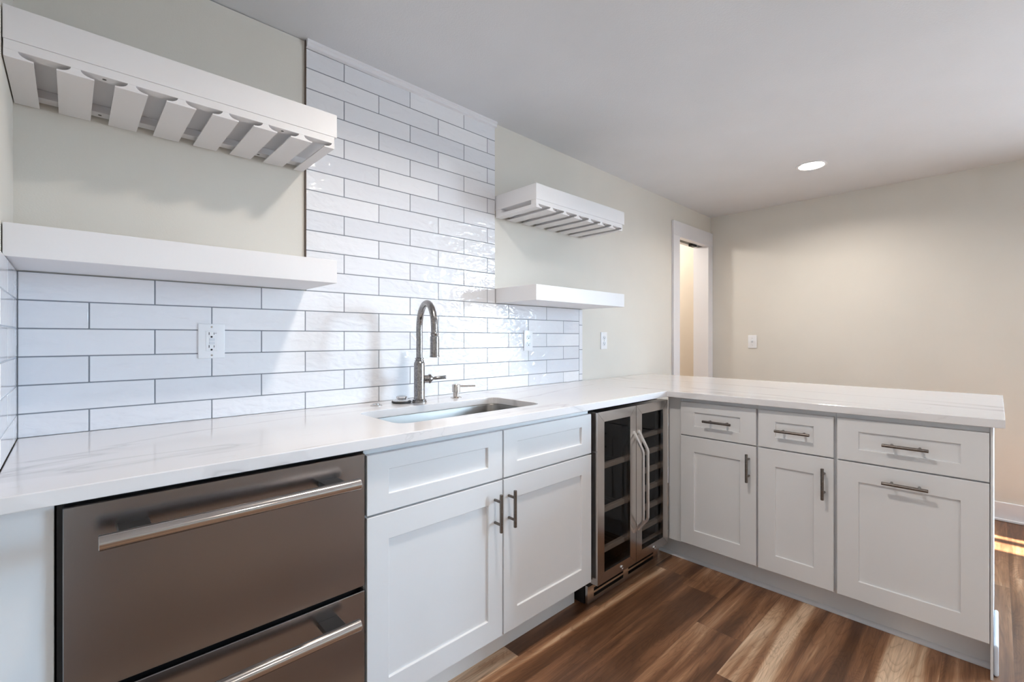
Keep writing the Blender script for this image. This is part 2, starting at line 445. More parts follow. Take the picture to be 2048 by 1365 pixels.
# windows
def window(name, axis, a0, a1, z0, z1, p, inward, muntins=0):
    fr = BM(); f = min(0.05, (a1 - a0) * 0.12)
    def b(a, c, e, g, t0, t1, bb=fr):
        if axis == 'x': box(bb, p - 0.06 + t0, p + 0.02 + t1, a, c, e, g)
        else: box(bb, a, c, p - 0.06 + t0, p + 0.02 + t1, e, g)
    b(a0, a0 + f, z0, z1, 0, 0); b(a1 - f, a1, z0, z1, 0, 0); b(a0 + f, a1 - f, z0, z0 + f, 0, 0); b(a0 + f, a1 - f, z1 - f, z1, 0, 0)
    for k in range(muntins):
        m_ = a0 + (a1 - a0) * (k + 1) / (muntins + 1); b(m_ - 0.035, m_ + 0.035, z0 + f, z1 - f, 0, 0)
    o = struct(name, fr, M['trim'])
    g = BM()
    if axis == 'x': box(g, p - 0.024, p - 0.018, a0 + f, a1 - f, z0 + f, z1 - f)
    else: box(g, a0 + f, a1 - f, p - 0.024, p - 0.018, z0 + f, z1 - f)
    obj('pane', g, M['glass'], o)
    return o
for k_, (a, b, c, d) in enumerate(SUN_SLITS): window('window_%d' % (k_ + 2), 'y', a, b, c, d, YB - 0.08, 1)  # glazing for the added sun slits, out of view behind the camera
window('window_1', 'x', PATIO[0], PATIO[1], PATIO[2], PATIO[3], RX + 0.10, -1, 1)
# baseboard right wall + shoe
bm = BM(); box(bm, RX - 0.014, RX, PATIO[1], 0.0, FL, 0.135, 0.003); box(bm, RX - 0.026, RX - 0.013, PATIO[1], 0.0, FL, FL + 0.016, 0.003)
struct('baseboard_right', bm, M['trim'])
bm = BM(); box(bm, 3.34, 3.687, -0.006, 0.008, FL, 0.135, 0.003); struct('baseboard_back', bm, M['trim'])
# pocket door opening
bm = BM()
box(bm, 3.687, DX0 + 0.004, -0.012, 0.008, FL, DZ + 0.008, 0.002)
box(bm, DX1 - 0.004, RX - 0.001, -0.012, 0.008, FL, DZ + 0.008, 0.002)
box(bm, 3.687, RX - 0.001, -0.013, 0.008, DZ + 0.008, DZ + 0.125, 0.002)
door = struct('door_1', bm, M['trim'])
bm = BM()
box(bm, DX1 - 0.006, DX1 + 0.002, -0.011, WT + 0.004, FL, DZ)
box(bm, DX0 - 0.002, DX0 + 0.004, -0.011, WT + 0.004, FL, DZ)
box(bm, DX0 - 0.006, DX1 + 0.006, -0.01, 0.040, DZ, DZ + 0.011); box(bm, DX0 - 0.006, DX1 + 0.006, 0.088, WT + 0.004, DZ, DZ + 0.011)
obj('jamb', bm, M['trim'], door)
bm = BM(); box(bm, DX0, DX1, 0.041, 0.087, DZ + 0.001, DZ + 0.010); box(bm, DX0 + 0.36, DX0 + 0.44, 0.046, 0.084, DZ - 0.018, DZ + 0.001)
obj('door_track', bm, M['black'], door)
# the closet beyond the opening
bm = BM()
box(bm, DX1 + 0.10, DX1 + 0.15, WT, 1.55, FL, 2.30); box(bm, 2.9, DX1 + 0.15, 1.5, 1.55, FL, 2.30); box(bm, 2.85, 2.9, WT, 1.55, FL, 2.30)
struct('wall_closet', bm, M['closet'])
cl = bpy.data.lights.new('closet_bulb', 'POINT'); cl.energy = 30; cl.color = (1.0, 0.93, 0.85); cl.shadow_soft_size = 0.06
clo = bpy.data.objects.new('closet_bulb', cl); clo.location = (3.9, 0.85, 2.15); sc.collection.objects.link(clo)

# ------------------------------------------------------------------ tile
TZ0, TP, JX0, JP, G = 0.9802, 0.0785, 0.1447, 0.154, 0.0017
def tile_mesh(name, tiles, slabs, wall):
    """tiles: (a0, a1, z0, z1); wall 'back' -> a = x on y = 0 ; 'left' -> a = -y on x = 0"""
    bm = bmesh.new()
    lay = bm.faces.layers.float.new('shade')
    for (a0, a1, z0, z1) in tiles:
        n0 = len(bm.faces)
        d = random.uniform(-0.0004, 0.0004)
        t = 0.0012
        bm.faces.ensure_lookup_table()
        before = set(bm.faces)
        if wall == 'back': box(bm, a0, a1, d, 0.0075, z0, z1, t, 2)
        else: box(bm, -0.0075, -d, -a1, -a0, z0, z1, t, 2)
        s = random.random()
        for f in bm.faces:
            if f not in before: f[lay] = s
    for f in bm.faces: f.smooth = False
    bmesh.ops.recalc_face_normals(bm, faces=bm.faces)
    me = bpy.data.meshes.new(name); bm.to_mesh(me); bm.free()
    me.materials.append(M['tile' if wall == 'back' else 'sidetile'])
    o = bpy.data.objects.new(name, me); sc.collection.objects.link(o); o['kind'] = 'structure'
    g = bmesh.new()
    for (a0, a1, z0, z1) in slabs:
        if wall == 'back': box(g, a0, a1, 0.0012, 0.0078, z0, z1)
        else: box(g, -0.0078, -0.0012, -a1, -a0, z0, z1)
    obj('grout', g, M['grout' if wall == 'back' else 'sidegrout'], o)
    return o
def rows(xa, xb, r0, r1, zlo, zhi):
    out = []
    for r in range(r0, r1 + 1):
        za, zb = max(TZ0 + r * TP, zlo), min(TZ0 + (r + 1) * TP, zhi)
        js = [xa] + [JX0 + n * JP for n in range(-1, 30) if (n - r) % 2 == 1 and xa + 0.02 < JX0 + n * JP < xb - 0.01] + [xb]
        for a, b in zip(js, js[1:]):
            out.append((a + (G if a != xa else 0.0005), b - (G if b != xb else 0.0005), za + (G if za > zlo + 1e-4 else 0.001), zb - G))
    return out
tl = rows(0.0008, 2.4545, -1, 4, CT, 1.3727) + rows(0.764, 1.738, 5, 16, 1.37, 2.310)
bz = [CT + 0.001, 0.957, 1.114, 1.271, 1.3727]
tl += [(2.4575, 2.490, a + G, b - G) for a, b in zip(bz, bz[1:])]
tile_mesh('wall_back_tile', tl, [(0.0, 2.4895, CT + 0.0005, 1.372), (0.765, 1.7375, 1.372, 2.31)], 'back')
tl = []
for r in range(-1, 5):
    za, zb = max(TZ0 + r * TP, CT), TZ0 + (r + 1) * TP
    js = [0.0008] + [0.11 + 0.154 * n for n in range(0, 4) if (n + r) % 2] + [0.655]
    js = [js[0]] + [j for j in js[1:-1] if j < 0.63] + [js[-1]]
    for a, b in zip(js, js[1:]): tl.append((a + G * (a > 0.01), b - G * (b < 0.65), za + G, zb - G))
tile_mesh('wall_left_tile', tl, [(0.001, 0.6545, CT + 0.0005, 1.372)], 'left')
bm = BM(); box(bm, 0.7605, 0.7635, -0.0005, 0.0078, 1.453, 2.34); struct('trim_2', bm, M['caulk'])
# moulding over the tile column
bm = BM()
prof = [(0.008, 0.0), (-0.016, 0.0), (-0.016, -0.010), (-0.012, -0.014), (-0.012, -0.026), (0.0, -0.030), (0.008, -0.030)]
lo = [bm.verts.new((0.764, y, ceil_z(0.764) + z)) for y, z in prof]; hi = [bm.verts.new((1.742, y, ceil_z(1.742) + z)) for y, z in prof]
bm.faces.new(lo); bm.faces.new(list(reversed(hi)))
for i in range(len(prof)):
    j = (i + 1) % len(prof); bm.faces.new((lo[i], hi[i], hi[j], lo[j]))
struct('trim_1', bm, M['trim'])

# ------------------------------------------------------------------ ceiling lights
def downlight(x, y, label, power=16, lit_color=(1.0, 0.91, 0.81)):
    z = ceil_z(x)
    t = thing('recessed_light', label, 'ceiling light', (x, y, z), 'recessed ceiling lights')
    bm = BM(); lathe(bm, (x, y, z + 0.001), (0, 0, -1), [(0, 0.088), (0.004, 0.088), (0.006, 0.084), (0.005, 0.072), (0.0015, 0.070)], 48)
    obj('trim_ring', bm, M['plastic'], t, True)
    bm = BM(); lathe(bm, (x, y, z - 0.0052), (0, 0, -1), [(0, 0.070), (0.0012, 0.069), (0.002, 0.0)], 48)
    obj('lens', bm, M['lens'], t, True)
    d = bpy.data.lights.new('downlight_beam', 'AREA'); d.shape = 'DISK'; d.size = 0.11; d.energy = power; d.color = lit_color; d.spread = math.radians(152)
    o = bpy.data.objects.new('downlight_beam', d); o.location = (x, y, z - 0.012); sc.collection.objects.link(o)
    o.parent = t; o.matrix_parent_inverse = parent_world(t).inverted()
downlight(3.617, -1.003, 'round lit recessed ceiling light above the peninsula end of the room', 11)
downlight(1.10, -1.03, 'round recessed ceiling light above the sink run of the countertop', 13)
downlight(1.10, -3.4, 'round recessed ceiling light behind the cooking area near the left wall', 8.5)
downlight(3.617, -3.4, 'round recessed ceiling light near the glazed patio door', 8.5)

# ================================================================== countertop
SX0, SX1, SY0, SY1 = 0.862, 1.530, -0.535, -0.222
def rrect(x0, x1, y0, y1, r, n=8):
    pts = []
    for cx_, cy_, a0 in ((x1 - r, y1 - r, 0), (x0 + r, y1 - r, 90), (x0 + r, y0 + r, 180), (x1 - r, y0 + r, 270)):
        for k in range(n + 1):
            a = math.radians(a0 + 90 * k / n); pts.append((cx_ + r * math.cos(a), cy_ + r * math.sin(a)))
    return pts
bm = BM()
PX0, PX1, PYE = 2.335, 3.33, -1.862
outer = [(0.001, 0.0), (0.001, -0.665), (PX0, -0.665), (PX0 + 0.028, PYE + 0.004), (PX0 + 0.032, PYE), (PX1, PYE), (PX1, 0.0)]
def ring_edges(pts):
    vv = [bm.verts.new((a, b, CT)) for a, b in pts]
    return [bm.edges.new((vv[i], vv[(i + 1) % len(vv)])) for i in range(len(vv))]
ee = ring_edges(outer) + ring_edges(rrect(SX0, SX1, SY0, SY1, 0.05))
bmesh.ops.triangle_fill(bm, use_beauty=True, edges=ee)
r = bmesh.ops.extrude_face_region(bm, geom=list(bm.faces))
bmesh.ops.translate(bm, vec=(0, 0, -0.030), verts=[e for e in r['geom'] if isinstance(e, bmesh.types.BMVert)])
ct = obj('countertop', bm, M['quartz'])
md = ct.modifiers.new('bevel', 'BEVEL'); md.width = 0.002; md.segments = 2; md.limit_method = 'ANGLE'; md.angle_limit = math.radians(60)
tag(ct, 'white veined quartz countertop running under the tile and over the peninsula', 'countertop')

# ------------------------------------------------------------------ sink
sk = thing('sink', 'stainless steel undermount sink set into the white quartz countertop', 'sink', ((SX0 + SX1) / 2, -0.38, 0.66))
bm = BM()
levels = [(-0.014, CT - 0.0305, 0.055), (-0.001, CT - 0.0308, 0.05), (0.001, CT - 0.036, 0.05), (0.006, 0.735, 0.045), (0.016, 0.705, 0.045), (0.04, 0.695, 0.035)]
rings = []
for off, z, rr in levels:
    rings.append([bm.verts.new((a, b, z)) for a, b in rrect(SX0 + off, SX1 - off, SY0 + off, SY1 - off, rr, 8)])
for A, B in zip(rings, rings[1:]):
    for i in range(len(A)):
        j = (i + 1) % len(A); bm.faces.new((A[i], A[j], B[j], B[i]))
bm.faces.new(rings[-1])
o = obj('basin', bm, M['sinksteel'], sk, True)
md = o.modifiers.new('solid', 'SOLIDIFY'); md.thickness = 0.0015; md.offset = -1
bm = BM(); lathe(bm, (1.2, -0.38, 0.6952), (0, 0, 1), [(0, 0.055), (0.002, 0.054), (0.003, 0.045), (0.001, 0.04), (0.001, 0.0)], 32)
obj('drain', bm, M['chrome'], sk, True)

# ------------------------------------------------------------------ faucet
FX, FY = 1.184, -0.138
ang = math.radians(-15)
A = Vector((math.sin(ang), -math.cos(ang), 0)); B = Vector((math.cos(ang), math.sin(ang) * 1.0, 0))
B = Vector((math.cos(ang), math.sin(ang), 0)).normalized()
if B.y > 0: B = Vector((B.x, -B.y, 0))
fc = thing('faucet', 'tall pewter gooseneck pull-down faucet standing behind the sink', 'faucet', (FX, FY, CT))
bm = BM()
lathe(bm, (FX, FY, CT), (0, 0, 1), [(0, 0.031), (0.004, 0.031), (0.006, 0.029), (0.011, 0.029), (0.013, 0.0245), (0.016, 0.023), (0.165, 0.023), (0.170, 0.0215), (0.174, 0.018), (0.176, 0.0175)], 40)
obj('body', bm, M['faucet'], fc, True)
bm = BM(); lathe(bm, (FX, FY, CT + 0.172), (0, 0, 1), [(0, 0.017), (0.002, 0.0195), (0.006, 0.0195), (0.008, 0.0165), (0.011, 0.0165), (0.013, 0.0185), (0.016, 0.0185), (0.018, 0.015)], 40)
obj('collar', bm, M['faucet'], fc, True)
bm = BM()
base = Vector((FX, FY, CT + 0.185)); RR = 0.096; ZC = 1.232
pts = [base, Vector((FX, FY, 1.16)), Vector((FX, FY, ZC - 0.01))]
for k in range(0, 25):
    a = PI * k / 24
    pts.append(Vector((FX, FY, ZC)) + A * (RR - RR * math.cos(a)) + Vector((0, 0, RR * math.sin(a) * 1.03)))
endp = Vector((FX, FY, 0)) + A * (2 * RR + 0.004)
pts.append(Vector((endp.x, endp.y, 1.205)))
tube(bm, pts, 0.0135, 28); obj('neck', bm, M['faucet'], fc, True)
bm = BM()
lathe(bm, (endp.x, endp.y, 1.210), (0, 0, -1), [(0, 0.0145), (0.003, 0.0165), (0.007, 0.0165), (0.009, 0.015), (0.013, 0.015), (0.016, 0.0175), (0.088, 0.0178), (0.091, 0.019), (0.096, 0.019), (0.097, 0.015)], 36)
obj('spray_head', bm, M['faucet'], fc, True)
bm = BM()
hb = Vector((FX, FY, CT + 0.098))
lathe(bm, hb + B * 0.018, B, [(0, 0.016), (0.022, 0.016), (0.024, 0.019), (0.028, 0.0205), (0.032, 0.019), (0.034, 0.012), (0.040, 0.010), (0.043, 0.007)], 32)
tube(bm, [hb + B * 0.055, hb + B * 0.064, hb + B * 0.068 + Vector((0, 0, 0.001)), hb + B * 0.118 + Vector((0, 0, 0.004)), hb + B * 0.120 + Vector((0, 0, 0.004))], [0.005, 0.0055, 0.0075, 0.0078, 0.0065], 20)
obj('handle', bm, M['faucet'], fc, True)
# soap dispenser
DXp, DYp = 1.386, -0.128
sd = thing('soap_dispenser', 'short satin nickel soap dispenser pump on the counter beside the sink', 'soap dispenser', (DXp, DYp, CT))
bm = BM(); lathe(bm, (DXp, DYp, CT), (0, 0, 1), [(0, 0.026), (0.002, 0.026), (0.004, 0.022), (0.006, 0.014), (0.028, 0.014)], 32); obj('base', bm, M['dispenser'], sd, True)
bm = BM(); lathe(bm, (DXp, DYp, CT + 0.026), (0, 0, 1), [(0, 0.019), (0.033, 0.019), (0.036, 0.017), (0.036, 0.0)], 32); obj('pump_head', bm, M['dispenser'], sd, True)
bm = BM(); rod(bm, (DXp + 0.015, DYp - 0.002, CT + 0.052), (DXp + 0.088, DYp - 0.03, CT + 0.050), 0.0045, 16); obj('spout', bm, M['dispenser'], sd, True)
# sink stopper
st = thing('sink_stopper', 'round metal sink stopper with black rubber rim beside the faucet base', 'sink stopper', (1.118, -0.105, CT))
bm = BM(); lathe(bm, (1.118, -0.105, CT), (0, 0, 1), [(0, 0.036), (0.003, 0.041), (0.007, 0.041), (0.009, 0.037), (0.009, 0.0)], 40); obj('rubber_rim', bm, M['rubber'], st, True)
bm = BM(); lathe(bm, (1.118, -0.105, CT + 0.009), (0, 0, 1), [(0, 0.037), (0.003, 0.036), (0.009, 0.022), (0.011, 0.019), (0.013, 0.0225), (0.018, 0.023), (0.020, 0.019), (0.0205, 0.0)], 40); obj('cap', bm, M['chrome'], st, True)
# hole cover / air switch
sw = thing('air_switch', 'small flat chrome button set in the counter left of the sink stopper', 'air switch', (1.00, -0.108, CT))
bm = BM(); lathe(bm, (1.00, -0.108, CT), (0, 0, 1), [(0, 0.024), (0.002, 0.024), (0.004, 0.020), (0.004, 0.0)], 32); obj('bezel', bm, M['dispenser'], sw, True)
bm = BM(); lathe(bm, (1.00, -0.108, CT + 0.004), (0, 0, 1), [(0, 0.014), (0.004, 0.013), (0.006, 0.009), (0.006, 0.0)], 32); obj('button', bm, M['chrome'], sw, True)

# ================================================================== cabinets
# local frame: u along the face, v out of the face, z up -> world
def main_place(u, v, z): return (u, -0.62 - v, z)           # face frame plane y=-0.62, fronts 0.02 thick
def pen_place(u, v, z): return (2.40 - v, -u, z)
def pbox(bm, P, u0, u1, v0, v1, z0, z1, bev=0.0, seg=1):
    a = P(u0, v0, z0); b = P(u1, v1, z1)
    box(bm, a[0], b[0], a[1], b[1], a[2], b[2], bev, seg)
def shaker(bm, P, u0, u1, z0, z1, w=0.062, wz=None):
    """a frame with a recessed centre panel, one closed mesh"""
    wz = w if wz is None else wz
    T, D = 0.020, 0.007
    c = 0.0012
    outer0 = [(u0, z0), (u1, z0), (u1, z1), (u0, z1)]
    def ringv(ins, v, insz=None):
        iz = ins if insz is None else insz
        return [bm.verts.new(P(a, v, b)) for a, b in ((u0 + ins, z0 + iz), (u1 - ins, z0 + iz), (u1 - ins, z1 - iz), (u0 + ins, z1 - iz))]
    rs = [ringv(0, 0.0005), ringv(0, T - c), ringv(c, T), ringv(w, T, wz), ringv(w + 0.0015, T - 0.0015, wz + 0.0015), ringv(w + 0.002, T - D, wz + 0.002)]
    for A_, B_ in zip(rs, rs[1:]):
        for i in range(4):
            j = (i + 1) % 4; bm.faces.new((A_[i], A_[j], B_[j], B_[i]))
    bm.faces.new(rs[0]); bm.faces.new(rs[-1])
def pull(P, uc, zc, L, vertical, parent, m='pull', r=0.006, off=0.034, span=0.6):
    bm = BM(); h = L / 2; s = L * span / 2
    ax = (lambda t: P(uc, off + 0.02, zc + t)) if vertical else (lambda t: P(uc + t, off + 0.02, zc))
    fx = (lambda t: P(uc, 0.02, zc + t)) if vertical else (lambda t: P(uc + t, 0.02, zc))
    rod(bm, ax(-h), ax(h), r, 20, 0.0008)
    for t in (-s, s): rod(bm, fx(t), ax(t), 0.0048, 14)
    return obj('handle', bm, M[m], parent, True)
def carcass(bm, P, u0, u1, depth=0.55, zt=0.884, zb=0.130, rails=((0.700, 0.688),)):
    t = 0.018
    pbox(bm, P, u0, u0 + t, -0.02, -depth, zb, zt); pbox(bm, P, u1 - t, u1, -0.02, -depth, zb, zt)
    pbox(bm, P, u0 + t, u1 - t, -0.02, -depth, zb, zb + t); pbox(bm, P, u0 + t, u1 - t, -depth + 0.006, -depth, zb + t, zt)
    # face frame
    s = 0.036
    pbox(bm, P, u0, u0 + s, 0, -0.02, zb, zt); pbox(bm, P, u1 - s, u1, 0, -0.02, zb, zt)
    pbox(bm, P, u0 + s, u1 - s, 0, -0.02, zt - 0.036, zt); pbox(bm, P, u0 + s, u1 - s, 0, -0.02, zb, zb + 0.036)
    pbox(bm, P, u0 + s, u1 - s, 0, -0.02, 0.670, 0.706)
DT, DB, HT, HB = 0.6885, 0.141, 0.8625, 0.6945
# sink base cabinet
cb = thing('sink_base_cabinet', 'wide white shaker sink base cabinet with two doors under the sink', 'cabinet', (1.21, -0.6, FL))
bm = BM(); carcass(bm, main_place, 0.697, 1.7245); pbox(bm, main_place, 1.192, 1.228, 0, -0.02, 0.166, 0.848); obj('carcass', bm, M['white'], cb)
for u0, u1, hx in ((0.6985, 1.2065, 1.170), (1.2125, 1.7235, 1.236)):
    bm = BM(); shaker(bm, main_place, u0, u1, HB, HT, 0.066, 0.048); obj('drawer_front', bm, M['white'], cb)
    bm = BM(); shaker(bm, main_place, u0, u1, DB, DT, 0.066, 0.074); d = obj('door', bm, M['white'], cb)
    pull(main_place, hx, 0.588, 0.130, True, d)
bm = BM(); box(bm, 0.70, 1.722, -0.548, -0.530, FL, 0.130); o = obj('toe_kick', bm, M['white'], cb)
# filler left of the refrigerator
bm = BM(); box(bm, 0.001, 0.083, -0.622, -0.10, FL, 0.884, 0.001)
tag(obj('filler_panel', bm, M['white']), 'narrow white filler panel between left wall and drawer refrigerator', 'panel')
# peninsula cabinets
def pen_cabinet(u0, u1, du0, du1, label, dh, door_handle, hv, wz, w):
    c = thing('base_cabinet', label, 'cabinet', (2.7, -(u0 + u1) / 2, FL), 'peninsula base cabinets')
    bm = BM(); carcass(bm, pen_place, u0, u1, 0.585); obj('carcass', bm, M['white'], c)
    bm = BM(); shaker(bm, pen_place, du0, du1, HB, HT, w, 0.048); d = obj('drawer', bm, M['white'], c)
    pull(pen_place, dh[0], 0.779, dh[1], False, d)
    bm = BM(); shaker(bm, pen_place, du0, du1, DB, DT, w, wz); d = obj('door', bm, M['white'], c)
    pull(pen_place, hv[0], hv[1], hv[2], door_handle, d)
    return c
c1 = pen_cabinet(0.716, 1.083, 0.7165, 1.0795, 'narrow white peninsula cabinet nearest the wine cooler', (0.911, 0.134), True, (1.049, 0.590, 0.130), 0.074, 0.070)
bm = BM(); pbox(bm, pen_place, 0.640, 0.7155, 0.004, -0.02, 0.130, 0.884, 0.001); obj('filler_strip', bm, M['white'], c1)
c2 = pen_cabinet(1.084, 1.383, 1.0885, 1.377, 'narrow white peninsula cabinet in the middle of the three', (1.232, 0.134), True, (1.345, 0.585, 0.130), 0.074, 0.070)
c3 = pen_cabinet(1.384, 1.826, 1.3895, 1.8245, 'wide white peninsula cabinet with a horizontal door handle, at the open end', (1.605, 0.134), False, (1.604, 0.634, 0.134), 0.074, 0.070)
bm = BM(); pbox(bm, pen_place, 1.8265, 1.8335, 0.012, -0.93, FL, 0.884, 0.001)
ep = tag(obj('end_panel', bm, M['white']), 'tall white end panel closing the open end of the peninsula', 'panel')
bm = BM(); box(bm, 2.42, 2.73, -1.8465, -1.8338, FL, 0.125, 0.007, 3); obj('base_moulding', bm, M['trim'], ep)
bm = BM(); pbox(bm, pen_place, 0.62, 1.8265, -0.60, -0.66, FL, 0.884); tag(obj('back_panel', bm, M['white']), 'white back panel of the peninsula facing the right wall', 'panel')
bm = BM(); box(bm, 2.475, 2.495, -1.826, -0.55, FL, 0.129)
tk = tag(obj('toe_kick_board', bm, M['white']), 'long white recessed toe kick board under the three peninsula cabinets', 'toe kick')
bm = BM(); prism(bm, [(0, 0)] + [(0.016 * math.cos(a), 0.016 * math.sin(a)) for a in [PI / 2 * k / 6 for k in range(7)]], 1.276, lambda a, b, t: (2.475 - a, -0.55 - t, FL + b))
obj('quarter_round', bm, M['trim'], tk)

# ================================================================== drawer refrigerator
rf = thing('drawer_refrigerator', 'undercounter stainless steel drawer refrigerator beside the left wall', 'refrigerator', (0.39, -0.35, FL))
bm = BM(); box(bm, 0.086, 0.693, -0.612, -0.06, FL + 0.03, 0.872); obj('housing', bm, M['black'], rf)
for z0, z1, zh in ((0.5065, 0.8705, 0.812), (0.132, 0.4935, 0.4475)):
    bm = BM(); box(bm, 0.0945, 0.6925, -0.640, -0.613, z0, z1, 0.0015); d = obj('drawer', bm, M['steel'], rf)
    bm = BM(); rod(bm, (0.142, -0.705, zh), (0.647, -0.705, zh), 0.0145, 36, 0.001)
    h = obj('handle', bm, M['steelbar'], d, True)
    for xa, xb in ((0.172, 0.222), (0.566, 0.616)):
        bm = BM(); box(bm, xa, xb, -0.700, -0.639, zh - 0.006, zh + 0.009, 0.001); obj('handle_mount', bm, M['steeldark'], d)
bm = BM(); box(bm, 0.10, 0.685, -0.58, -0.56, FL, 0.13); obj('kick_plate', bm, M['steel'], rf)

# ================================================================== wine cooler
wc = thing('wine_cooler', 'stainless two-door wine cooler with dark glass in the corner', 'wine cooler', (2.05, -0.3, FL))
bm = BM()
X0, X1 = 1.7405, 2.3535
box(bm, X0 + 0.002, X0 + 0.03, -0.612, -0.06, 0.10, 0.866); box(bm, X1 - 0.03, X1 - 0.002, -0.612, -0.06, 0.10, 0.866)
box(bm, X0 + 0.03, X1 - 0.03, -0.612, -0.06, 0.836, 0.866); box(bm, X0 + 0.03, X1 - 0.03, -0.612, -0.06, 0.10, 0.13)
box(bm, X0 + 0.03, X1 - 0.03, -0.10, -0.06, 0.13, 0.836); box(bm, 2.030, 2.062, -0.612, -0.10, 0.13, 0.836)
box(bm, X0 + 0.004, X1 - 0.004, -0.585, -0.10, FL, 0.10)
obj('housing', bm, M['black'], wc)
def cooler_door(x0, x1, lockx):
    zt, zb, f, fb = 0.868, 0.122, 0.050, 0.045
    yf, yb = -0.660, -0.614
    bm = BM()
    o4 = [(x0, zb), (x1, zb), (x1, zt), (x0, zt)]; i4 = [(x0 + f, zb + fb), (x1 - f, zb + fb), (x1 - f, zt - fb), (x0 + f, zt - fb)]
    g = 0.0004                                         # mitred frame pieces, a hairline apart
    for k in range(4):
        l = (k + 1) % 4
        q = [o4[k], o4[l], i4[l], i4[k]]
        cxm = sum(a for a, b in q) / 4; czm = sum(b for a, b in q) / 4
        q = [(a + (cxm - a) * g * 6, b + (czm - b) * g * 6) for a, b in q]
        prism(bm, q, yb - yf, lambda a, b, t: (a, yf + t, b))
    es = [e for e in bm.edges if len(e.link_faces) == 2 and e.calc_face_angle(0) > 0.5]
    bmesh.ops.bevel(bm, geom=es, offset=0.0015, segments=1, affect='EDGES')
    d = obj('door', bm, M['coolersteel'], wc)
    bm = BM(); box(bm, x0 + f - 0.004, x1 - f + 0.004, yf + 0.006, yf + 0.010, zb + fb - 0.004, zt - fb + 0.004); obj('glass', bm, M['darkglass'], d)
    bm = BM(); lathe(bm, (lockx, yf + 0.001, 0.142), (0, -1, 0), [(0, 0.009), (0.004, 0.009), (0.005, 0.0075), (0.004, 0.006), (0.004, 0)], 20); obj('lock', bm, M['chrome'], d, True)
    return d
xm = 2.048
dl = cooler_door(X0, xm - 0.0015, 1.925); dr = cooler_door(xm + 0.0015, X1, 2.215)
for d, xh in ((dl, xm - 0.020), (dr, xm + 0.022)):
    bm = BM()
    path = [(-0.659, 0.748), (-0.705, 0.668), (-0.709, 0.655), (-0.709, 0.345), (-0.705, 0.332), (-0.659, 0.272)]
    hw, th = 0.0065, 0.005
    pv = [Vector((0, a, b)) for a, b in path]
    secs = []
    for i, p in enumerate(pv):
        t = (pv[min(i + 1, len(pv) - 1)] - pv[max(i - 1, 0)]).normalized(); nrm = Vector((0, t.z, -t.y))
        secs.append([bm.verts.new((xh + sx * hw, p.y + nrm.y * sn * th, p.z + nrm.z * sn * th)) for sx, sn in ((-1, -1), (1, -1), (1, 1), (-1, 1))])
    for a, b in zip(secs, secs[1:]):
        for k in range(4): bm.faces.new((a[k], a[(k + 1) % 4], b[(k + 1) % 4], b[k]))
    bm.faces.new(secs[0]); bm.faces.new(secs[-1])
    bmesh.ops.recalc_face_normals(bm, faces=bm.faces)
    bmesh.ops.bevel(bm, geom=[e for e in bm.edges if len(e.link_faces) == 2 and e.calc_face_angle(0) > 1.0], offset=0.0015, segments=2, affect='EDGES')
    obj('handle', bm, M['coolerhandle'], d, True)
bm = BM()
yk = -0.604
box(bm, X0 + 0.004, X1 - 0.004, yk, yk + 0.012, 0.098, 0.114); box(bm, X0 + 0.004, X1 - 0.004, yk, yk + 0.012, FL + 0.004, 0.038)
for a, b in ((X0 + 0.004, 1.79), (2.025, 2.068), (2.305, X1 - 0.004)): box(bm, a, b, yk, yk + 0.012, 0.038, 0.098)
for zc in (0.058, 0.083):
    for a, b in ((1.79, 2.025), (2.068, 2.305)): box(bm, a, b, yk, yk + 0.010, zc - 0.0045, zc + 0.0045)
obj('kick_grille', bm, M['coolersteel'], wc)
def wine_shelf(x0, x1, z):
    bm = BM(); box(bm, x0, x1, -0.628, -0.606, z - 0.011, z + 0.011, 0.002); s = obj('rack_shelf', bm, M['rackwood'], wc)
    bm = BM()
    for k in range(7):
        xx = x0 + 0.02 + (x1 - x0 - 0.04) * k / 6; rod(bm, (xx, -0.608, z - 0.004), (xx, -0.12, z - 0.004), 0.0025, 8)
    obj('wire_grid', bm, M['steeldark'], s)
for z in (0.613, 0.416, 0.236): wine_shelf(X0 + 0.034, 2.028, z)
for z in (0.700, 0.612, 0.520, 0.430, 0.335, 0.240, 0.160): wine_shelf(2.064, X1 - 0.034, z)

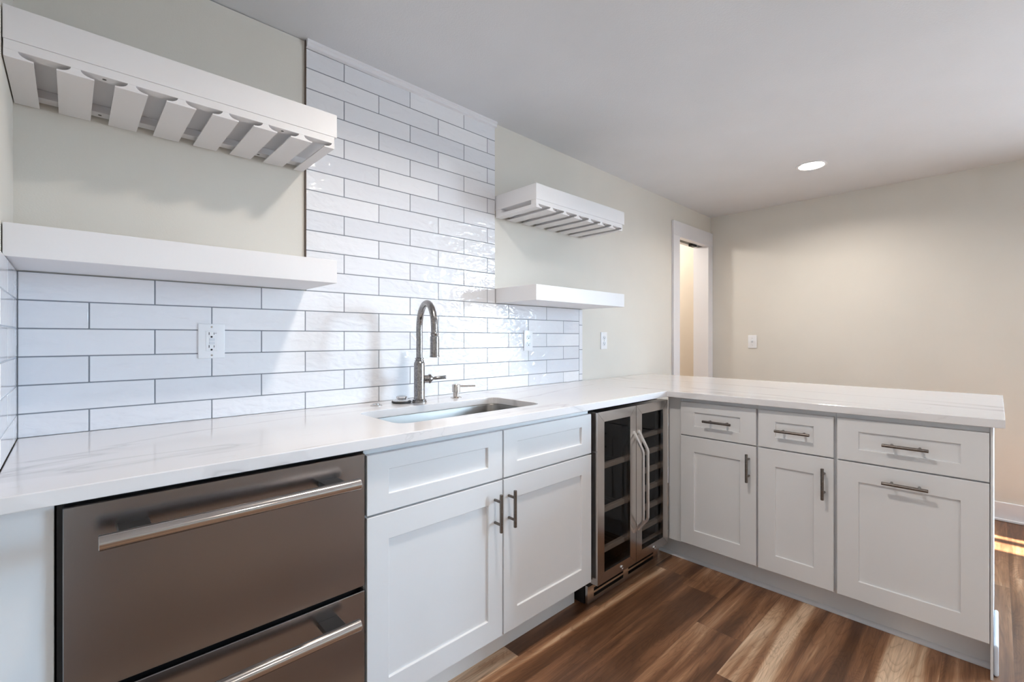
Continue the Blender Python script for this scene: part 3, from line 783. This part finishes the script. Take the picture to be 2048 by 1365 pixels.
# ================================================================== shelves and racks
def shelf(x0, x1, z0, label):
    bm = BM(); box(bm, x0, x1, -0.297, 0.0075 if x0 > 1 else 0.0075, z0, z0 + 0.077, 0.0012, 2)
    return tag(obj('floating_shelf', bm, M['shelfwhite']), label, 'shelf')
XL0, XL1, XR0, XR1 = -0.006, 0.7595, 1.7425, 2.5125
shelf(XL0, XL1, 1.375, 'lower white floating shelf on the left above the outlet with test buttons')
shelf(XR0, XR1, 1.375, 'lower white floating shelf on the right, just past the faucet')
shelf(XL0, XL1, 1.868, 'upper white floating shelf on the left with a slotted rack beneath it')
shelf(XR0, XR1, 1.868, 'upper white floating shelf on the right with a slotted rack beneath it')
def rack(x0, label, s0=0.0):
    t = thing('stemware_rack', label, 'wine glass rack', (x0 + 0.38, -0.15, 1.868), 'slotted wine glass racks')
    edges = [(s0, 0.042), (0.080, 0.147), (0.186, 0.252), (0.292, 0.359), (0.398, 0.464), (0.504, 0.570), (0.610, 0.676), (0.716, 0.7495)]
    zb, zm, zt = 1.828, 1.8455, 1.8675
    for nm, ya, yb_, scr in (('front_rail', -0.296, -0.262, True), ('back_rail', -0.040, -0.0, False)):
        bm = BM(); box(bm, x0 + s0, x0 + 0.7495, ya, yb_, zm, zt, 0.0006)
        rl = obj('rail', bm, M['shelfwhite'], t)
        for k in (1, 5):
            xc = x0 + (edges[k][1] + edges[k + 1][0]) / 2
            bm = BM(); lathe(bm, (xc, (ya + yb_) / 2, zm + 0.0005), (0, 0, -1), [(0, 0.0045), (0.0012, 0.004), (0.0015, 0)], 12); obj('screw', bm, M['steeldark'], rl)
    for i, (a, b) in enumerate(edges):
        bm = BM()
        fl = 0.025                    # how far the lip reaches from the stem
        left_cut = i > 0; right_cut = i < 7
        n = 8; h = zm - zb - 0.0035
        right = [(b, zb), (b, zb + 0.0035)]
        if right_cut:
            for k in range(1, n + 1):
                s = k / n; right.append((b - fl * math.sin(s * PI / 2), zb + 0.0035 + h * (1 - math.cos(s * PI / 2)) ))
        else: right.append((b, zm))
        left = [(a, zb), (a, zb + 0.0035)]
        if left_cut:
            for k in range(1, n + 1):
                s = k / n; left.append((a + fl * math.sin(s * PI / 2), zb + 0.0035 + h * (1 - math.cos(s * PI / 2))))
        else: left.append((a, zm))
        poly = [(x0 + p, q) for p, q in (left[:1] + right + list(reversed(left[1:])))]
        prism(bm, poly, 0.2955, lambda p, q, s: (p, -0.296 + s, q))
        obj('slat', bm, M['shelfwhite'], t)
    return t
rack(0.001, 'white slotted wine glass rack hanging under the upper left shelf', -0.006)
rack(XR0, 'white slotted wine glass rack hanging under the upper right shelf')

# ================================================================== outlets and switch
def plate_frame(P, W, H):
    bm = BM(); pbox(bm, P, -W / 2, W / 2, 0, 0.005, -H / 2, H / 2, 0.0025, 3); return bm
def outlet(P, label, loc, gfci=False, W=0.071, H=0.114):
    t = thing('outlet', label, 'outlet', loc, 'wall outlets')
    obj('faceplate', plate_frame(P, W, H), M['plastic'], t, True)
    if gfci:
        bm = BM(); pbox(bm, P, -0.017, 0.017, 0.0045, 0.0065, -0.034, 0.034, 0.0008); d = obj('receptacle', bm, M['plastic'], t)
        for zc in (0.0, ):
            bm = BM(); pbox(bm, P, -0.0075, 0.0085, 0.006, 0.0082, 0.001, 0.0095, 0.0004); obj('button', bm, M['plastic2'], d)
            bm = BM(); pbox(bm, P, -0.0075, 0.0085, 0.006, 0.0082, -0.0105, -0.002, 0.0004); obj('button', bm, M['plastic2'], d)
        for zc in (0.025, -0.0185):
            for q in ((-0.009, -0.007, zc - 0.004, zc + 0.005), (0.0055, 0.0072, zc - 0.003, zc + 0.004)):
                bm = BM(); pbox(bm, P, q[0], q[1], 0.006, 0.0069, q[2], q[3]); obj('slot', bm, M['slot'], d)
            bm = BM(); lathe(bm, P(-0.0008, 0.006, zc - 0.0105), Vector(P(0, 1, 0)) - Vector(P(0, 0, 0)), [(0, 0.0032), (0.0009, 0.0032)], 16); obj('ground_hole', bm, M['slot'], d)
        bm = BM(); pbox(bm, P, 0.009, 0.0135, 0.006, 0.0067, 0.0262, 0.0276); obj('indicator', bm, M['slot'], d)
    else:
        for zc in (0.0195, -0.0195):
            bm = BM()
            ax = Vector(P(0, 1, 0)) - Vector(P(0, 0, 0))
            pbox(bm, P, -0.0165, 0.0165, 0.0045, 0.0065, zc - 0.0105, zc + 0.0105, 0.0009)
            pbox(bm, P, -0.0125, 0.0125, 0.0045, 0.0064, zc - 0.0140, zc + 0.0140, 0.0009)
            d = obj('receptacle', bm, M['plastic2'], t)
            for q in ((-0.008, -0.0062, 0.007), (0.0062, 0.008, 0.006)):
                bm = BM(); pbox(bm, P, q[0], q[1], 0.006, 0.0069, zc - 0.001, zc + q[2]); obj('slot', bm, M['slot'], d)
            bm = BM(); lathe(bm, P(0, 0.006, zc - 0.0065), ax, [(0, 0.003), (0.0009, 0.003)], 16); obj('ground_hole', bm, M['slot'], d)
    for zc in ((0.048, -0.048) if gfci else (0.0,)):
        bm = BM(); lathe(bm, P(0, 0.0045, zc), Vector(P(0, 1, 0)) - Vector(P(0, 0, 0)), [(0, 0.0032), (0.001, 0.003), (0.0012, 0)], 14)
        obj('screw', bm, M['dispenser'], t)
    return t
def wallP(x, y, z): return lambda u, v, q: (x + u, y - v, z + q)
outlet(wallP(0.4515, -0.0004, 1.1785), 'white outlet with reset buttons on the tile left of the faucet', (0.4515, 0, 1.1785), True, 0.078, 0.117)
outlet(wallP(1.9875, -0.0004, 1.174), 'white outlet on the tile to the right of the faucet', (1.9875, 0, 1.174), False, 0.071, 0.116)
outlet(wallP(2.7325, 0.0078, 1.170), 'white outlet on the beige painted wall past the tile edge', (2.7325, 0.008, 1.170), False, 0.071, 0.116)
Ps = lambda u, v, q: (RX - v, -0.359 - u, 1.156 + q)
t = thing('light_switch', 'single white toggle light switch on the right wall near the doorway', 'light switch', (RX, -0.359, 1.156))
obj('faceplate', plate_frame(Ps, 0.071, 0.114), M['plastic'], t, True)
bm = BM(); pbox(bm, Ps, -0.005, 0.005, 0.0045, 0.0055, -0.012, 0.012); box(bm, RX - 0.014, RX - 0.005, -0.359 - 0.0035, -0.359 + 0.0035, 1.157, 1.163, 0.001); obj('toggle', bm, M['plastic2'], t)
for zc in (0.030, -0.030):
    bm = BM(); lathe(bm, Ps(0, 0.0045, zc), (-1, 0, 0), [(0, 0.0032), (0.0012, 0.003), (0.0012, 0)], 14); obj('screw', bm, M['dispenser'], t)
